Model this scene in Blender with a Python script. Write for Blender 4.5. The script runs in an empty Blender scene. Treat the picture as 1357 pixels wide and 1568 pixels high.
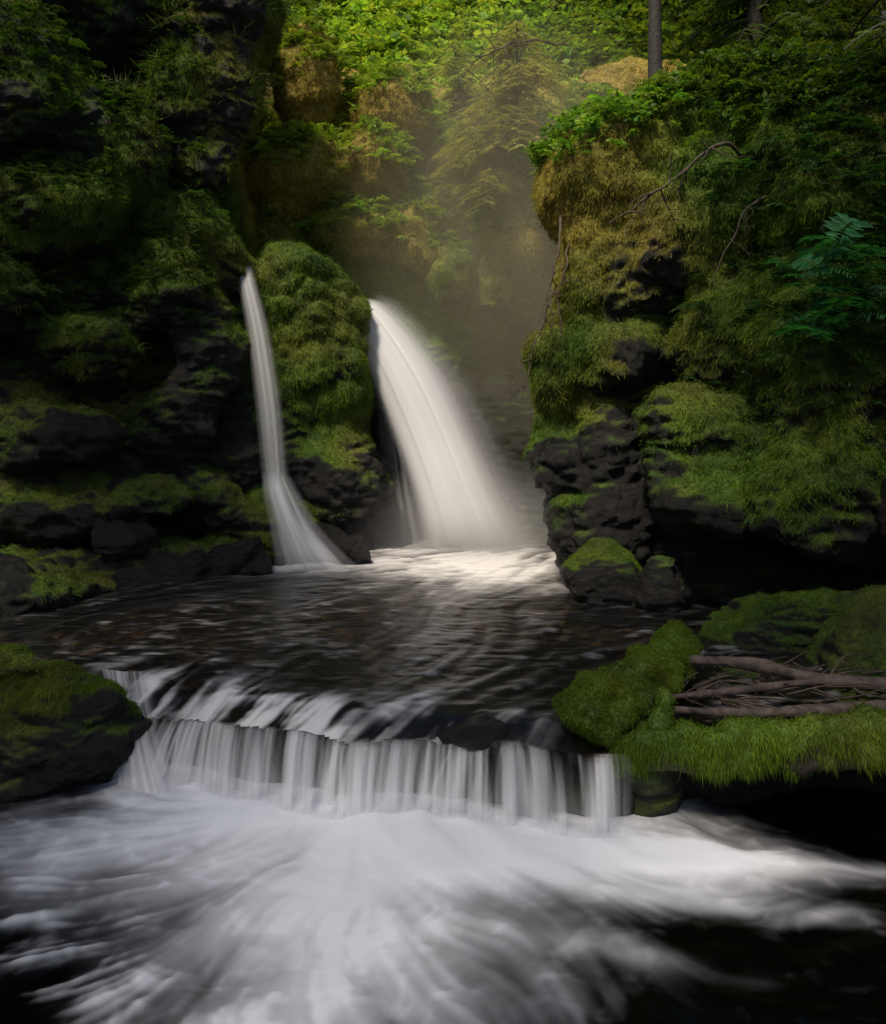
import bpy, math, time
import numpy as np
rng=np.random.default_rng(11)
A=np.array
# ------------------------------------------------------------ noise
LAT=rng.random((48,48,48)).astype(np.float32)
JX,JY,JZ=[rng.random((32,32,32)).astype(np.float32) for _ in range(3)]
def vn(p,seed=0):
    p=np.asarray(p,dtype=np.float32)+np.float32(seed*7.31+100)
    i=np.floor(p).astype(np.int32); f=p-i; f=f*f*(3-2*f)
    a=i%48; b=(a+1)%48
    x0,y0,z0=a[:,0],a[:,1],a[:,2]; x1,y1,z1=b[:,0],b[:,1],b[:,2]
    fx,fy,fz=f[:,0],f[:,1],f[:,2]
    c00=LAT[x0,y0,z0]*(1-fx)+LAT[x1,y0,z0]*fx
    c10=LAT[x0,y1,z0]*(1-fx)+LAT[x1,y1,z0]*fx
    c01=LAT[x0,y0,z1]*(1-fx)+LAT[x1,y0,z1]*fx
    c11=LAT[x0,y1,z1]*(1-fx)+LAT[x1,y1,z1]*fx
    return 2*((c00*(1-fy)+c10*fy)*(1-fz)+(c01*(1-fy)+c11*fy)*fz)-1
def fbm(p,o=3,seed=0):
    s=0;a=1;t=0
    for k in range(o):
        s=s+a*vn(p*(2.03**k),seed+k*3); t+=a; a*=.5
    return s/t
def worley(p,seed=0):
    p=np.asarray(p,dtype=np.float32)+np.float32(seed*5.17+64)
    i=np.floor(p).astype(np.int32); f=p-i
    d1=np.full(len(p),9.,np.float32); d2=d1.copy()
    for dx in(-1,0,1):
        for dy in(-1,0,1):
            for dz in(-1,0,1):
                c=(i+A([dx,dy,dz]))%32
                a,b,g=c[:,0],c[:,1],c[:,2]
                d=np.sqrt((dx+JX[a,b,g]-f[:,0])**2+(dy+JY[a,b,g]-f[:,1])**2+(dz+JZ[a,b,g]-f[:,2])**2)
                m=d<d1
                d2=np.where(m,d1,np.minimum(d2,d)); d1=np.where(m,d,d1)
    return d1,d2
def sst(a,b,x):
    t=np.clip((x-a)/(b-a),0,1); return t*t*(3-2*t)
def nrm(v): return v/np.maximum(np.linalg.norm(v,axis=-1,keepdims=True),1e-9)
# ------------------------------------------------------------ mesh helpers
def mkmesh(name,V,F,mat=None,attrs=None,smooth=True,parent=None):
    V=np.ascontiguousarray(V,dtype=np.float32); F=np.ascontiguousarray(F,dtype=np.int32)
    me=bpy.data.meshes.new(name); k=F.shape[1]
    me.vertices.add(len(V)); me.vertices.foreach_set("co",V.ravel())
    me.loops.add(F.size); me.loops.foreach_set("vertex_index",F.ravel())
    me.polygons.add(len(F)); me.polygons.foreach_set("loop_start",np.arange(len(F),dtype=np.int32)*k)
    me.update(calc_edges=True)
    me.polygons.foreach_set("use_smooth",np.full(len(F),smooth))
    if attrs:
        for n,a in attrs.items():
            a=np.asarray(a,dtype=np.float32)
            if a.ndim==1:
                me.attributes.new(n,'FLOAT','POINT').data.foreach_set("value",a)
            else:
                c=np.ones((len(a),4),np.float32); c[:,:3]=a
                me.attributes.new(n,'FLOAT_COLOR','POINT').data.foreach_set("color",c.ravel())
    ob=bpy.data.objects.new(name,me); bpy.context.scene.collection.objects.link(ob)
    if mat: me.materials.append(mat)
    if parent: ob.parent=parent
    return ob
def getv(me):
    v=np.empty(len(me.vertices)*3,np.float32); me.vertices.foreach_get("co",v)
    n=np.empty(len(me.vertices)*3,np.float32); me.vertex_normals.foreach_get("vector",n)
    return v.reshape(-1,3),n.reshape(-1,3)
def quads(me):
    f=np.empty(len(me.loops),np.int32); me.loops.foreach_get("vertex_index",f)
    return f.reshape(len(me.polygons),-1)
def subd(V,F,lv=1):
    ob=mkmesh("tmp",V,F); m=ob.modifiers.new("s",'SUBSURF'); m.levels=lv; m.render_levels=lv
    dg=bpy.context.evaluated_depsgraph_get(); me=bpy.data.meshes.new_from_object(ob.evaluated_get(dg))
    v,n=getv(me); f=quads(me)
    bpy.data.objects.remove(ob); bpy.data.meshes.remove(me); return v,n,f
def normals(V,F):
    a,b,c=V[F[:,0]],V[F[:,1]],V[F[:,2]]
    fn=np.cross(b-a,c-a)
    if F.shape[1]==4: fn=fn+np.cross(c-a,V[F[:,3]]-a)
    n=np.zeros_like(V)
    for k in range(F.shape[1]):
        for d in range(3): n[:,d]+=np.bincount(F[:,k],weights=fn[:,d],minlength=len(V))
    return nrm(n)
def snets(fn,lo,hi,h):
    ax=[np.arange(lo[i],hi[i]+h,h,dtype=np.float32) for i in range(3)]
    n=[len(a) for a in ax]
    g=np.empty(n,np.float32)
    YY,ZZ=np.meshgrid(ax[1],ax[2],indexing='ij')
    st=16
    for i in range(0,n[0],st):
        xs=ax[0][i:i+st]
        P=np.empty((len(xs),n[1],n[2],3),np.float32)
        P[...,0]=xs[:,None,None];P[...,1]=YY;P[...,2]=ZZ
        g[i:i+st]=fn(P.reshape(-1,3)).reshape(len(xs),n[1],n[2])
    s=g<0
    c=[(a,b,d) for a in(0,1) for b in(0,1) for d in(0,1)]
    sl=lambda a,b,d:(slice(a,n[0]-1+a),slice(b,n[1]-1+b),slice(d,n[2]-1+d))
    cnt=sum(s[sl(*q)].astype(np.int8) for q in c)
    act=(cnt>0)&(cnt<8)
    I,J,K=np.nonzero(act)
    idx=np.full(act.shape,-1,np.int32); idx[I,J,K]=np.arange(len(I))
    pos=np.zeros((len(I),3),np.float32); w=np.zeros(len(I),np.float32)
    for q in c:
        for d in range(3):
            if q[d]==1: continue
            r=list(q); r[d]=1
            v0=g[I+q[0],J+q[1],K+q[2]]; v1=g[I+r[0],J+r[1],K+r[2]]
            m=(v0<0)!=(v1<0)
            t=np.where(m,v0/np.where(m,v0-v1,1),0)
            e=np.tile(A(q,dtype=np.float32),(len(I),1)); e[:,d]=t
            pos+=e*m[:,None]; w+=m
    pos/=w[:,None]; V=A(lo)+h*(pos+np.stack([I,J,K],1))
    Fs=[]
    for d in range(3):
        a0=[slice(None)]*3; a1=[slice(None)]*3
        a0[d]=slice(0,-1); a1[d]=slice(1,None)
        ch=s[tuple(a0)]!=s[tuple(a1)]
        i,j,k=np.nonzero(ch); q=np.stack([i,j,k],1)
        o=[x for x in range(3) if x!=d]
        ok=np.ones(len(q),bool)
        for x in o: ok&=(q[:,x]>0)&(q[:,x]<n[x]-1)
        q=q[ok]; inside=s[q[:,0],q[:,1],q[:,2]]
        def cell(da,db):
            z=q.copy(); z[:,o[0]]-=da; z[:,o[1]]-=db; return idx[z[:,0],z[:,1],z[:,2]]
        f=np.stack([cell(1,1),cell(0,1),cell(0,0),cell(1,0)],1)
        fl=inside if d!=1 else ~inside
        f[~fl]=f[~fl][:,::-1]; Fs.append(f)
    return V.astype(np.float32),np.concatenate(Fs)
def ell(p,c,r):
    r=A(r,dtype=np.float32); q=(p-A(c,dtype=np.float32))/r
    k0=np.sqrt((q*q).sum(1)); q=q/r; k1=np.sqrt((q*q).sum(1))
    return k0*(k0-1)/np.maximum(k1,1e-5)
def smin(a,b,k):
    h=np.clip(.5+.5*(b-a)/k,0,1); return b*(1-h)+a*h-k*h*(1-h)
def smax(a,b,k): return -smin(-a,-b,k)
def adde(s,q,c,r,k):
    c=A(c,dtype=np.float32);r=A(r,dtype=np.float32)
    m=np.all(np.abs(q-c)<r+k+.15,axis=1)
    if m.any(): s[m]=smin(s[m],ell(q[m],c,r),k)
    return s
def tube(P,R,ns=10,rough=0.,seed=0,caps=True):
    P=A(P,dtype=float); R=A(R,dtype=float)
    T=nrm(np.gradient(P,axis=0)); up=A([0,0,1.]) if abs(T[0,2])<.9 else A([1.,0,0])
    U=nrm(np.cross(T,up)); W=np.cross(T,U)
    a=np.linspace(0,2*np.pi,ns,endpoint=False)
    V=P[:,None]+R[:,None,None]*(np.cos(a)[None,:,None]*U[:,None]+np.sin(a)[None,:,None]*W[:,None])
    V=V.reshape(-1,3)
    if rough:
        C=np.repeat(P,ns,0); d=nrm(V-C); V=V+d*(rough*fbm(V*A([6,6,6]),3,seed))[:,None]
    i=np.arange(len(P)-1)[:,None]*ns; j=np.arange(ns)[None]; j2=(j+1)%ns
    F=np.stack([i+j,i+j2,i+ns+j2,i+ns+j],-1).reshape(-1,4)
    if caps:
        n=len(V); V=np.vstack([V,P[0],P[-1]]); b=(len(P)-1)*ns; j=np.arange(ns)
        F=np.vstack([F,np.stack([j,np.full(ns,n),np.full(ns,n),(j+1)%ns],1)[:, [0,3,2,1]],np.stack([b+j,b+(j+1)%ns,np.full(ns,n+1),np.full(ns,n+1)],1)])
    return V,F
def tri(F):
    t=np.vstack([F[:,[0,1,2]],F[:,[0,2,3]]])
    ok=(t[:,0]!=t[:,1])&(t[:,1]!=t[:,2])&(t[:,0]!=t[:,2]); return t[ok]
def joinVF(L):
    Vs=[];Fs=[];o=0
    for V,F in L: Vs.append(V);Fs.append(F+o);o+=len(V)
    return np.vstack(Vs),np.vstack(Fs)
def spline(pts,n):
    pts=A(pts,dtype=float); t=np.linspace(0,len(pts)-1,n); i=np.clip(np.floor(t).astype(int),0,len(pts)-2); f=(t-i)[:,None]
    p0=pts[np.clip(i-1,0,None)];p1=pts[i];p2=pts[i+1];p3=pts[np.clip(i+2,None,len(pts)-1)]
    return .5*((2*p1)+(-p0+p2)*f+(2*p0-5*p1+4*p2-p3)*f**2+(-p0+3*p1-3*p2+p3)*f**3)
# ------------------------------------------------------------ materials
def newmat(name):
    m=bpy.data.materials.new(name); m.use_nodes=True; nt=m.node_tree; nt.nodes.clear()
    o=nt.nodes.new('ShaderNodeOutputMaterial'); return m,nt,o
def N(nt,t,**k):
    n=nt.nodes.new(t)
    for a,b in k.items():
        if a in n.inputs: n.inputs[a].default_value=b
        else: setattr(n,a,b)
    return n
def mixc(nt,fac,a,b,bt='MIX'):
    n=nt.nodes.new('ShaderNodeMix'); n.data_type='RGBA'; n.blend_type=bt
    for s,v in((0,fac),(6,a),(7,b)):
        if hasattr(v,'is_linked') or hasattr(v,'links'): nt.links.new(v,n.inputs[s])
        else: n.inputs[s].default_value=v if s==0 else (*v,1)
    return n.outputs[2]
def noise(nt,scale,detail=4,vec=None,rough=.6):
    n=N(nt,'ShaderNodeTexNoise'); n.inputs['Scale'].default_value=scale; n.inputs['Detail'].default_value=detail; n.inputs['Roughness'].default_value=rough
    if vec is None:
        tc=N(nt,'ShaderNodeNewGeometry'); vec=tc.outputs['Position']
    nt.links.new(vec,n.inputs['Vector']); return n.outputs['Fac']
def ramp(nt,x,stops):
    r=N(nt,'ShaderNodeValToRGB'); nt.links.new(x,r.inputs[0]); e=r.color_ramp.elements
    while len(e)<len(stops): e.new(.5)
    for q,(p,c) in zip(e,stops): q.position=p; q.color=(*c,1) if len(c)==3 else c
    return r.outputs[0]
def attr(nt,n,out='Fac'):
    a=N(nt,'ShaderNodeAttribute'); a.attribute_name=n; return a.outputs[out]
def cliff_mat():
    m,nt,o=newmat("wet_mossy_rock"); L=nt.links
    rock=ramp(nt,noise(nt,2.5,8),[(.3,(.004,.0036,.0036)),(.5,(.009,.0078,.0074)),(.66,(.018,.015,.013)),(.8,(.036,.031,.028))])
    mossc=attr(nt,"Col",'Color')
    f=noise(nt,26,5)
    mossv=mixc(nt,1,mossc,ramp(nt,f,[(.3,(.35,.35,.35)),(.7,(1.5,1.5,1.5))]),'MULTIPLY')
    col=mixc(nt,attr(nt,"moss"),rock,mossv)
    b=N(nt,'ShaderNodeBsdfPrincipled'); L.new(col,b.inputs['Base Color']); b.inputs['Specular IOR Level'].default_value=.35
    mr=N(nt,'ShaderNodeMapRange'); L.new(attr(nt,"moss"),mr.inputs[0]); mr.inputs[3].default_value=.36; mr.inputs[4].default_value=.95; L.new(mr.outputs[0],b.inputs['Roughness'])
    b1=N(nt,'ShaderNodeBump',Strength=1,Distance=.06); L.new(noise(nt,9,10,None,.78),b1.inputs['Height'])
    b2=N(nt,'ShaderNodeBump',Strength=.6,Distance=.015); L.new(noise(nt,70,4),b2.inputs['Height']); L.new(b1.outputs[0],b2.inputs['Normal'])
    L.new(b2.outputs[0],b.inputs['Normal']); L.new(b.outputs[0],o.inputs[0]); return m
def leaf_mat(name,tr=.4,gloss=.25):
    m,nt,o=newmat(name); L=nt.links; c=attr(nt,"Col",'Color')
    b=N(nt,'ShaderNodeBsdfPrincipled'); L.new(c,b.inputs['Base Color']); b.inputs['Roughness'].default_value=.6; b.inputs['Specular IOR Level'].default_value=gloss
    t=N(nt,'ShaderNodeBsdfTranslucent'); L.new(mixc(nt,1,c,(1.5,1.5,.5),'MULTIPLY'),t.inputs[0])
    x=N(nt,'ShaderNodeMixShader'); x.inputs[0].default_value=tr; L.new(b.outputs[0],x.inputs[1]); L.new(t.outputs[0],x.inputs[2]); L.new(x.outputs[0],o.inputs[0]); return m
def bark_mat(name,c1,c2,sc=20):
    m,nt,o=newmat(name); L=nt.links
    b=N(nt,'ShaderNodeBsdfPrincipled',Roughness=.8); n=noise(nt,sc,6)
    L.new(ramp(nt,n,[(.3,c1),(.7,c2)]),b.inputs['Base Color']); bu=N(nt,'ShaderNodeBump',Strength=.8,Distance=.02); L.new(n,bu.inputs['Height']); L.new(bu.outputs[0],b.inputs['Normal'])
    L.new(b.outputs[0],o.inputs[0]); return m
def water_mat(name,tint,bs,bsc,foamc=(.74,.74,.80),gr=.2):
    m,nt,o=newmat(name); L=nt.links
    bu=N(nt,'ShaderNodeBump',Strength=bs,Distance=.03); L.new(noise(nt,bsc,3,None,.5),bu.inputs['Height'])
    fr=N(nt,'ShaderNodeFresnel',IOR=1.33); L.new(bu.outputs[0],fr.inputs['Normal'])
    tr=N(nt,'ShaderNodeBsdfTransparent'); tr.inputs[0].default_value=(*tint,1)
    gl=N(nt,'ShaderNodeBsdfGlossy',Roughness=gr); L.new(bu.outputs[0],gl.inputs['Normal'])
    x=N(nt,'ShaderNodeMixShader'); L.new(fr.outputs[0],x.inputs[0]); L.new(tr.outputs[0],x.inputs[1]); L.new(gl.outputs[0],x.inputs[2])
    d=N(nt,'ShaderNodeBsdfDiffuse'); d.inputs[0].default_value=(*foamc,1)
    t2=N(nt,'ShaderNodeBsdfTranslucent'); t2.inputs[0].default_value=(*foamc,1)
    y=N(nt,'ShaderNodeMixShader'); y.inputs[0].default_value=.15; L.new(d.outputs[0],y.inputs[1]); L.new(t2.outputs[0],y.inputs[2])
    z=N(nt,'ShaderNodeMixShader'); L.new(attr(nt,"foam"),z.inputs[0]); L.new(x.outputs[0],z.inputs[1]); L.new(y.outputs[0],z.inputs[2]); L.new(z.outputs[0],o.inputs[0]); return m
def veil_mat():
    m,nt,o=newmat("falling_water"); L=nt.links; c=(.88,.87,.90,1)
    d=N(nt,'ShaderNodeBsdfDiffuse'); d.inputs[0].default_value=c
    t2=N(nt,'ShaderNodeBsdfTranslucent'); t2.inputs[0].default_value=c
    y=N(nt,'ShaderNodeMixShader'); y.inputs[0].default_value=.35; L.new(d.outputs[0],y.inputs[1]); L.new(t2.outputs[0],y.inputs[2])
    tr=N(nt,'ShaderNodeBsdfTransparent')
    z=N(nt,'ShaderNodeMixShader'); L.new(attr(nt,"foam"),z.inputs[0]); L.new(tr.outputs[0],z.inputs[1]); L.new(y.outputs[0],z.inputs[2]); L.new(z.outputs[0],o.inputs[0]); return m
def ground_mat():
    m,nt,o=newmat("forest_floor_and_pebbles"); L=nt.links
    b=N(nt,'ShaderNodeBsdfPrincipled',Roughness=.7)
    L.new(ramp(nt,noise(nt,3,8),[(.3,(.010,.009,.007)),(.55,(.03,.026,.014)),(.75,(.04,.055,.014))]),b.inputs['Base Color'])
    bu=N(nt,'ShaderNodeBump',Strength=.8,Distance=.05); L.new(noise(nt,12,6),bu.inputs['Height']); L.new(bu.outputs[0],b.inputs['Normal'])
    L.new(b.outputs[0],o.inputs[0]); return m
def pebble_mat():
    m,nt,o=newmat("river_pebbles"); L=nt.links; b=N(nt,'ShaderNodeBsdfPrincipled',Roughness=.5)
    L.new(attr(nt,"Col",'Color'),b.inputs['Base Color']); L.new(b.outputs[0],o.inputs[0]); return m
MC=cliff_mat(); ML=leaf_mat("leaf_green",.45); MM=leaf_mat("moss_fibre",.35,.1); MG=ground_mat(); MP=pebble_mat()
MB=bark_mat("dark_bark",(.008,.006,.005),(.045,.035,.028)); MW=bark_mat("weathered_wood",(.02,.014,.011),(.12,.085,.07),14); MT=bark_mat("twig_bark",(.03,.02,.012),(.10,.07,.045))
MWL=water_mat("lower_stream_water",(.13,.13,.14),.3,7,(.82,.83,.90)); MWU=water_mat("upper_pool_water",(.42,.35,.28),.22,5,(.82,.79,.79),.3); MV=veil_mat()
# ------------------------------------------------------------ colours
def mosscol(p,n):
    x,y,z=p[:,0],p[:,1],p[:,2]
    a=fbm(p*1.3,3,21)*.5+.5; b=vn(p*5,5)*.5+.5
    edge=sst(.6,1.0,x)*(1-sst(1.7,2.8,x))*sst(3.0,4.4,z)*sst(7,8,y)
    dry_sunlit=.08+.70*sst(11.6,12.4,y)*sst(4.,5.5,z)+.70*edge+.30*sst(9,10,y)*sst(-4,-3,x)*sst(5.4,6.4,z)  # golden tone: drier moss plus sunlight painted into the colour
    dry_sunlit=np.clip(dry_sunlit+ (a-.5)*1.2,0,1)[:,None]
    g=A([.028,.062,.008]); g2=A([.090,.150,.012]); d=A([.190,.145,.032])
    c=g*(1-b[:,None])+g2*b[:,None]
    c=c*(1-dry_sunlit)+d*dry_sunlit*(.7+.6*b[:,None])
    far=sst(11.8,12.8,y)[:,None]; c=c*(1+.65*far+.35*edge[:,None])  # back humps and right cliff edge brightened, painting sunlight into the moss
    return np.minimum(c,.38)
# ------------------------------------------------------------ scatter
def sample(V,F,dens,n,seed=0):
    r=np.random.default_rng(seed); T=tri(F) if F.shape[1]==4 else F
    a,b,c=V[T[:,0]],V[T[:,1]],V[T[:,2]]; cr=np.cross(b-a,c-a); ar=np.linalg.norm(cr,axis=1)
    w=ar*dens[T].mean(1); w=np.maximum(w,0); cs=np.cumsum(w); 
    i=np.searchsorted(cs,r.random(n)*cs[-1]); i=np.clip(i,0,len(T)-1)
    u=r.random(n);v=r.random(n); m=u+v>1; u[m]=1-u[m]; v[m]=1-v[m]
    return a[i]+(b-a)[i]*u[:,None]+(c-a)[i]*v[:,None], nrm(cr[i])
def blades(name,P,Nn,ln,wd,col,droop=.4,per=3,seed=0,mat=None,parent=None):
    r=np.random.default_rng(seed); P=np.repeat(P,per,0);Nn=np.repeat(Nn,per,0); col=np.repeat(col,per,0); n=len(P)
    d=nrm(Nn+r.normal(0,.55,(n,3))+A([0,0,-droop])); s=nrm(np.cross(d,r.normal(0,1,(n,3))))
    l=ln*(.5+r.random(n))[:,None]; P=P+r.normal(0,ln*.4,(n,3))-Nn*ln*.15
    V=np.empty((n,3,3)); V[:,0]=P-s*wd;V[:,1]=P+s*wd;V[:,2]=P+d*l+A([0,0,-1])*l*droop*.5
    col=col*(.65+.8*r.random(n))[:,None]
    return mkmesh(name,V.reshape(-1,3),np.arange(n*3).reshape(-1,3),mat or MM,{"Col":np.repeat(col,3,0)},False,parent)
def fronds(P,D,U,Ln,K,ratio,wr,droop,col,seed=0,shape=0,ang=.5,jit=.1):
    r=np.random.default_rng(seed); n=len(P); D=nrm(D); S=nrm(np.cross(D,U)); U=np.cross(S,D)
    t=(np.arange(K)+.6)/K
    if shape==0: pr=np.sin(np.pi*np.clip(t*.85+.13,0,1))**.7
    elif shape==1: pr=(1-t)**.7+.08
    else: pr=np.ones(K)*.9
    Ln=Ln[:,None]; tt=t[None]*Ln
    C=P[:,None]+D[:,None]*tt[...,None]+A([0,0,-1])*(droop*Ln*t[None]**2)[...,None]
    Vs=[];Cs=[]
    for sg in(-1,1):
        l=Ln*ratio*pr[None]*(1+r.normal(0,.18,(n,K)))
        a=ang+r.normal(0,jit,(n,K))
        d=S[:,None]*sg*np.cos(a)[...,None]+D[:,None]*np.sin(a)[...,None]+A([0,0,-1])*(.12+abs(r.normal(0,.25,(n,K))))[...,None]
        d=nrm(d)
        w=nrm(np.cross(d,U[:,None]+r.normal(0,jit*2,(n,K,3))))
        up=np.cross(w,d)
        l3=l[...,None]
        a0=C; a2=C+d*l3; md=C+d*l3*.45
        v=np.stack([a0,md+w*l3*wr+up*l3*.05,a2,md-w*l3*wr+up*l3*.05],2)
        Vs.append(v.reshape(-1,4,3))
        c=col[:,None]*(.75+.5*r.random((n,K)))[...,None]; Cs.append(c.reshape(-1,3))
    V=np.concatenate(Vs).reshape(-1,3); m=len(V)//4; q=np.arange(m)[:,None]*4
    F=np.vstack([q+A([0,1,2]),q+A([0,2,3])]); Cc=np.repeat(np.concatenate(Cs),4,0)
    return V,F,Cc
# ------------------------------------------------------------ SDF rock masses
def warp(p,a=.22,f=.9,seed=0):
    return p+a*np.stack([vn(p*f,seed+1),vn(p*f,seed+2),vn(p*f,seed+3)],1)
def build_rock(name,fn,lo,hi,h,mossf,disp=1.,lv=1,seed=0,fuzz=0,cushion=1.,parent=None,bl=.042):
    V,F=snets(fn,lo,hi,h); V,n,F=subd(V,F,lv)
    st=A([1,1,.7])
    d=.19*fbm(V*A([1.1,1.1,1.9]),4,seed+1)
    Wp=warp(V,.12,2.5,seed); Wp=Wp+.05*np.stack([vn(Wp*8,1),vn(Wp*8,2),vn(Wp*8,3)],1)
    w1,w2=worley(Wp*A([1.6,1.6,3.2]),seed+2)
    d+=.05*(.55-w1)+.11*np.minimum(w2-w1,.3)-.02
    w1,w2=worley(warp(V,.08,5,seed)*3.8*st,seed+3)
    c1=(.5-w1); 
    mm=mossf(V,n,c1)
    d+=cushion*.06*c1*(.1+.9*mm)+.05*np.minimum(w2-w1,.25)*(1-.6*mm)
    w1b,_=worley(V*10*st,seed+4); d+=cushion*.024*(.5-w1b)*mm
    rg=1-np.abs(fbm(V*A([2.6,2.6,8.]),4,seed+9))*2; d+=.07*rg*(1-mm)
    d+=.035*fbm(V*8,3,seed+7)
    V=V+n*(d*disp)[:,None]
    n=normals(V,F)
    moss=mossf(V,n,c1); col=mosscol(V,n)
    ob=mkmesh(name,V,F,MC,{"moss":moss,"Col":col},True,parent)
    if fuzz:
        front=sst(-.35,.0,-n[:,1]+.6*n[:,2]+.35*np.abs(n[:,0]))
        P,nn=sample(V,F,sst(.35,.8,moss)*front*sst(.3,.6,V[:,2]),fuzz,seed)
        blades(name.split('.')[0]+"_moss_fibres",P,nn,bl,bl*.1,mosscol(P,nn)*1.15,.7,3,seed,None,ob)
    return V,F,n,moss,ob
LB=[((-3.35,10.9,6.8),(.75,.7,.85)),((-3.05,10.7,5.75),(.38,.4,.36)),((-3.3,10.6,4.8),(.62,.6,.6)),((-4.1,10.1,5.7),(.7,.6,.8)),
((-5.0,9.7,6.4),(.9,.8,.9)),((-4.7,9.7,4.8),(.8,.6,.6)),((-3.6,10.3,4.0),(.6,.45,.5)),((-5.2,9.4,3.6),(.7,.5,.5)),((-4.2,9.9,3.2),(.7,.45,.4)),
((-3.1,10.5,3.2),(.35,.4,.8)),((-3.4,10.4,2.2),(.5,.4,.5)),((-4.6,9.6,2.2),(.8,.4,.4)),((-4.2,9.7,1.3),(1.1,.5,.35)),((-3.0,10.5,1.2),(.5,.4,.4)),
((-4.6,8.7,.45),(.95,1.3,.42)),((-3.6,9.6,.4),(.75,.6,.40)),((-2.75,10.15,.4),(.5,.35,.36)),((-5.6,7.4,.6),(1.2,1.4,.6)),
((-3.2,11.1,7.9),(.9,.9,.9)),((-4.6,10.6,8.0),(1.2,1,1)),((-3.0,10.95,4.45),(.30,.35,.45))]
def fL(p):
    q=warp(p,.22,.9,3)
    f=(q[:,0]+2.85)*.47-(q[:,1]-10.75)*.88+.07*q[:,2]+.16*np.sin(q[:,2]*2.1+vn(q*.5,9)*2)
    s=smax(f,q[:,0]+3.0,.5); s=smax(s,q[:,2]-8.8,.4)
    for c,r in LB: s=adde(s,q,c,r,.3)
    q2=warp(p,.12,1.3,4)
    for c,r in [((-2.05,11.6,3.75),(.78,.75,.85)),((-1.92,11.65,2.8),(.75,.78,1.3)),((-1.70,11.7,1.3),(.85,.8,1.6)),((-2.7,11.6,4.0),(.35,.6,.45)),((-2.9,11.4,2.0),(.6,.6,2.4)),((-2.3,10.95,1.05),(.42,.35,.42)),((-2.2,10.55,.8),(.5,.3,.5)),((-2.12,11.35,4.4),(.42,.45,.30)),((-1.50,11.65,4.0),(.45,.45,.45))]:
        s=adde(s,q2,c,r,.18)
    return s
def mossL(V,n,c):
    x,y,z=V.T
    m=.06+.65*n[:,2]+1.3*fbm(V*1.1,4,31)+.5*c+.50*sst(2.6,4.8,z)-.5*(1-sst(1.4,3.6,z))
    pil=sst(-2.75,-2.4,x)*sst(10.6,10.9,y); m=m+pil*(.35+.55*sst(1.4,2.8,z))
    m=m+.6*(1-sst(.5,1.1,z))*sst(.2,.6,n[:,2])*sst(-3.4,-3.8,x)
    return sst(.12,.5,m)
VL,FL,NL,mL,oL=build_rock("mossy_cliff",fL,(-7.4,6.4,-.3),(-.6,13.4,9.0),.055,mossL,1.,1,5,150000)
RB=[((2.2,9.35,4.95),(1.12,1.2,.9)),((2.8,8.5,4.4),(.75,.7,.75)),((2.0,9.0,4.0),(.68,.6,.65)),((1.38,9.0,2.72),(.36,.42,.55)),((1.62,9.1,3.4),(.35,.4,.5)),
((1.32,9.0,2.0),(.36,.4,.42)),((1.7,9.0,1.3),(.5,.5,.9)),((2.55,7.95,2.25),(.55,.5,.42)),((2.45,8.0,1.55),(.45,.5,.55)),((2.95,8.2,3.2),(.6,.6,.6)),
((3.6,7.5,3.1),(.8,.7,.9)),((3.5,7.4,1.7),(.8,.6,.8)),((3.9,7.9,4.6),(1.1,.9,1.0)),((1.95,8.75,3.0),(.45,.4,.45)),((1.85,8.7,2.1),(.3,.35,.5)),((5.2,6.9,3.4),(1.3,1,1.6)),((5.0,6.6,1.4),(1.2,.9,1.2)),
((3.2,8.9,5.5),(1.0,.9,.5))]
def fR(p):
    q=warp(p,.2,1.0,13)
    f=-(q[:,0]-1.6)*.55-(q[:,1]-9.15)*.83+.05*(q[:,2]-3)+.15*np.sin(q[:,2]*2.3+vn(q*.6,19)*2)
    s=smax(f,1.62-q[:,0]+.12*(q[:,1]-9),.35); s=smax(s,q[:,2]-5.55-.25*(q[:,1]-9)-.08*q[:,0],.35)
    for c,r in RB: s=adde(s,q,c,r,.2)
    s=smax(s,-ell(q,(2.9,7.6,.75),(.9,.8,.55)),.25)
    return s
def mossR(V,n,c):
    x,y,z=V.T
    m=.26+.6*n[:,2]+1.1*fbm(V*1.1,4,41)+.5*c+.55*sst(2.0,3.6,z)-.6*(1-sst(.9,2.0,z))+.7*(1-sst(1.35,1.75,x))*sst(1.9,2.4,z)
    return sst(.08,.5,m)
VR,FR,NR,mR,oR=build_rock("mossy_cliff.001",fR,(.4,5.6,-.3),(7.0,13.0,7.3),.055,mossR,1.,1,15,190000,1.1)
GB=[((-2.25,13.2,7.9),(.55,.6,.95)),((-2.35,13.1,6.25),(1.0,.8,.62)),((-1.15,13.1,6.25),(.55,.6,.75)),((-.35,13.0,5.3),(.55,.6,.6)),
((.15,12.9,4.7),(.4,.45,.55)),((-1.4,13.2,5.3),(.8,.7,.5)),((-2.7,13.2,5.1),(.6,.6,.7)),((1.1,13.3,5.2),(.5,.6,.8)),((.75,13.2,4.3),(.32,.4,.45)),((-.9,13.6,7.4),(.8,.7,.7)),((.6,14.0,6.6),(.9,.7,.6)),((-1.6,12.9,3.5),(.5,.7,.62))]
def fG(p):
    q=warp(p,.2,.9,23)
    s=smax(13.35-q[:,1]+.25*np.sin(q[:,2]*1.7+q[:,0]),q[:,2]-5.4-(q[:,1]-13)*1.35,.4)
    for c,r in GB: s=adde(s,q,c,r,.18)
    return s
def mossG(V,n,c):
    return sst(.1,.5,.25+.5*n[:,2]+.7*fbm(V*1.2,3,51)+.5*c+1.0*sst(3.8,4.7,V[:,2])-.5*(1-sst(2.8,4.,V[:,2])))
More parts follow.
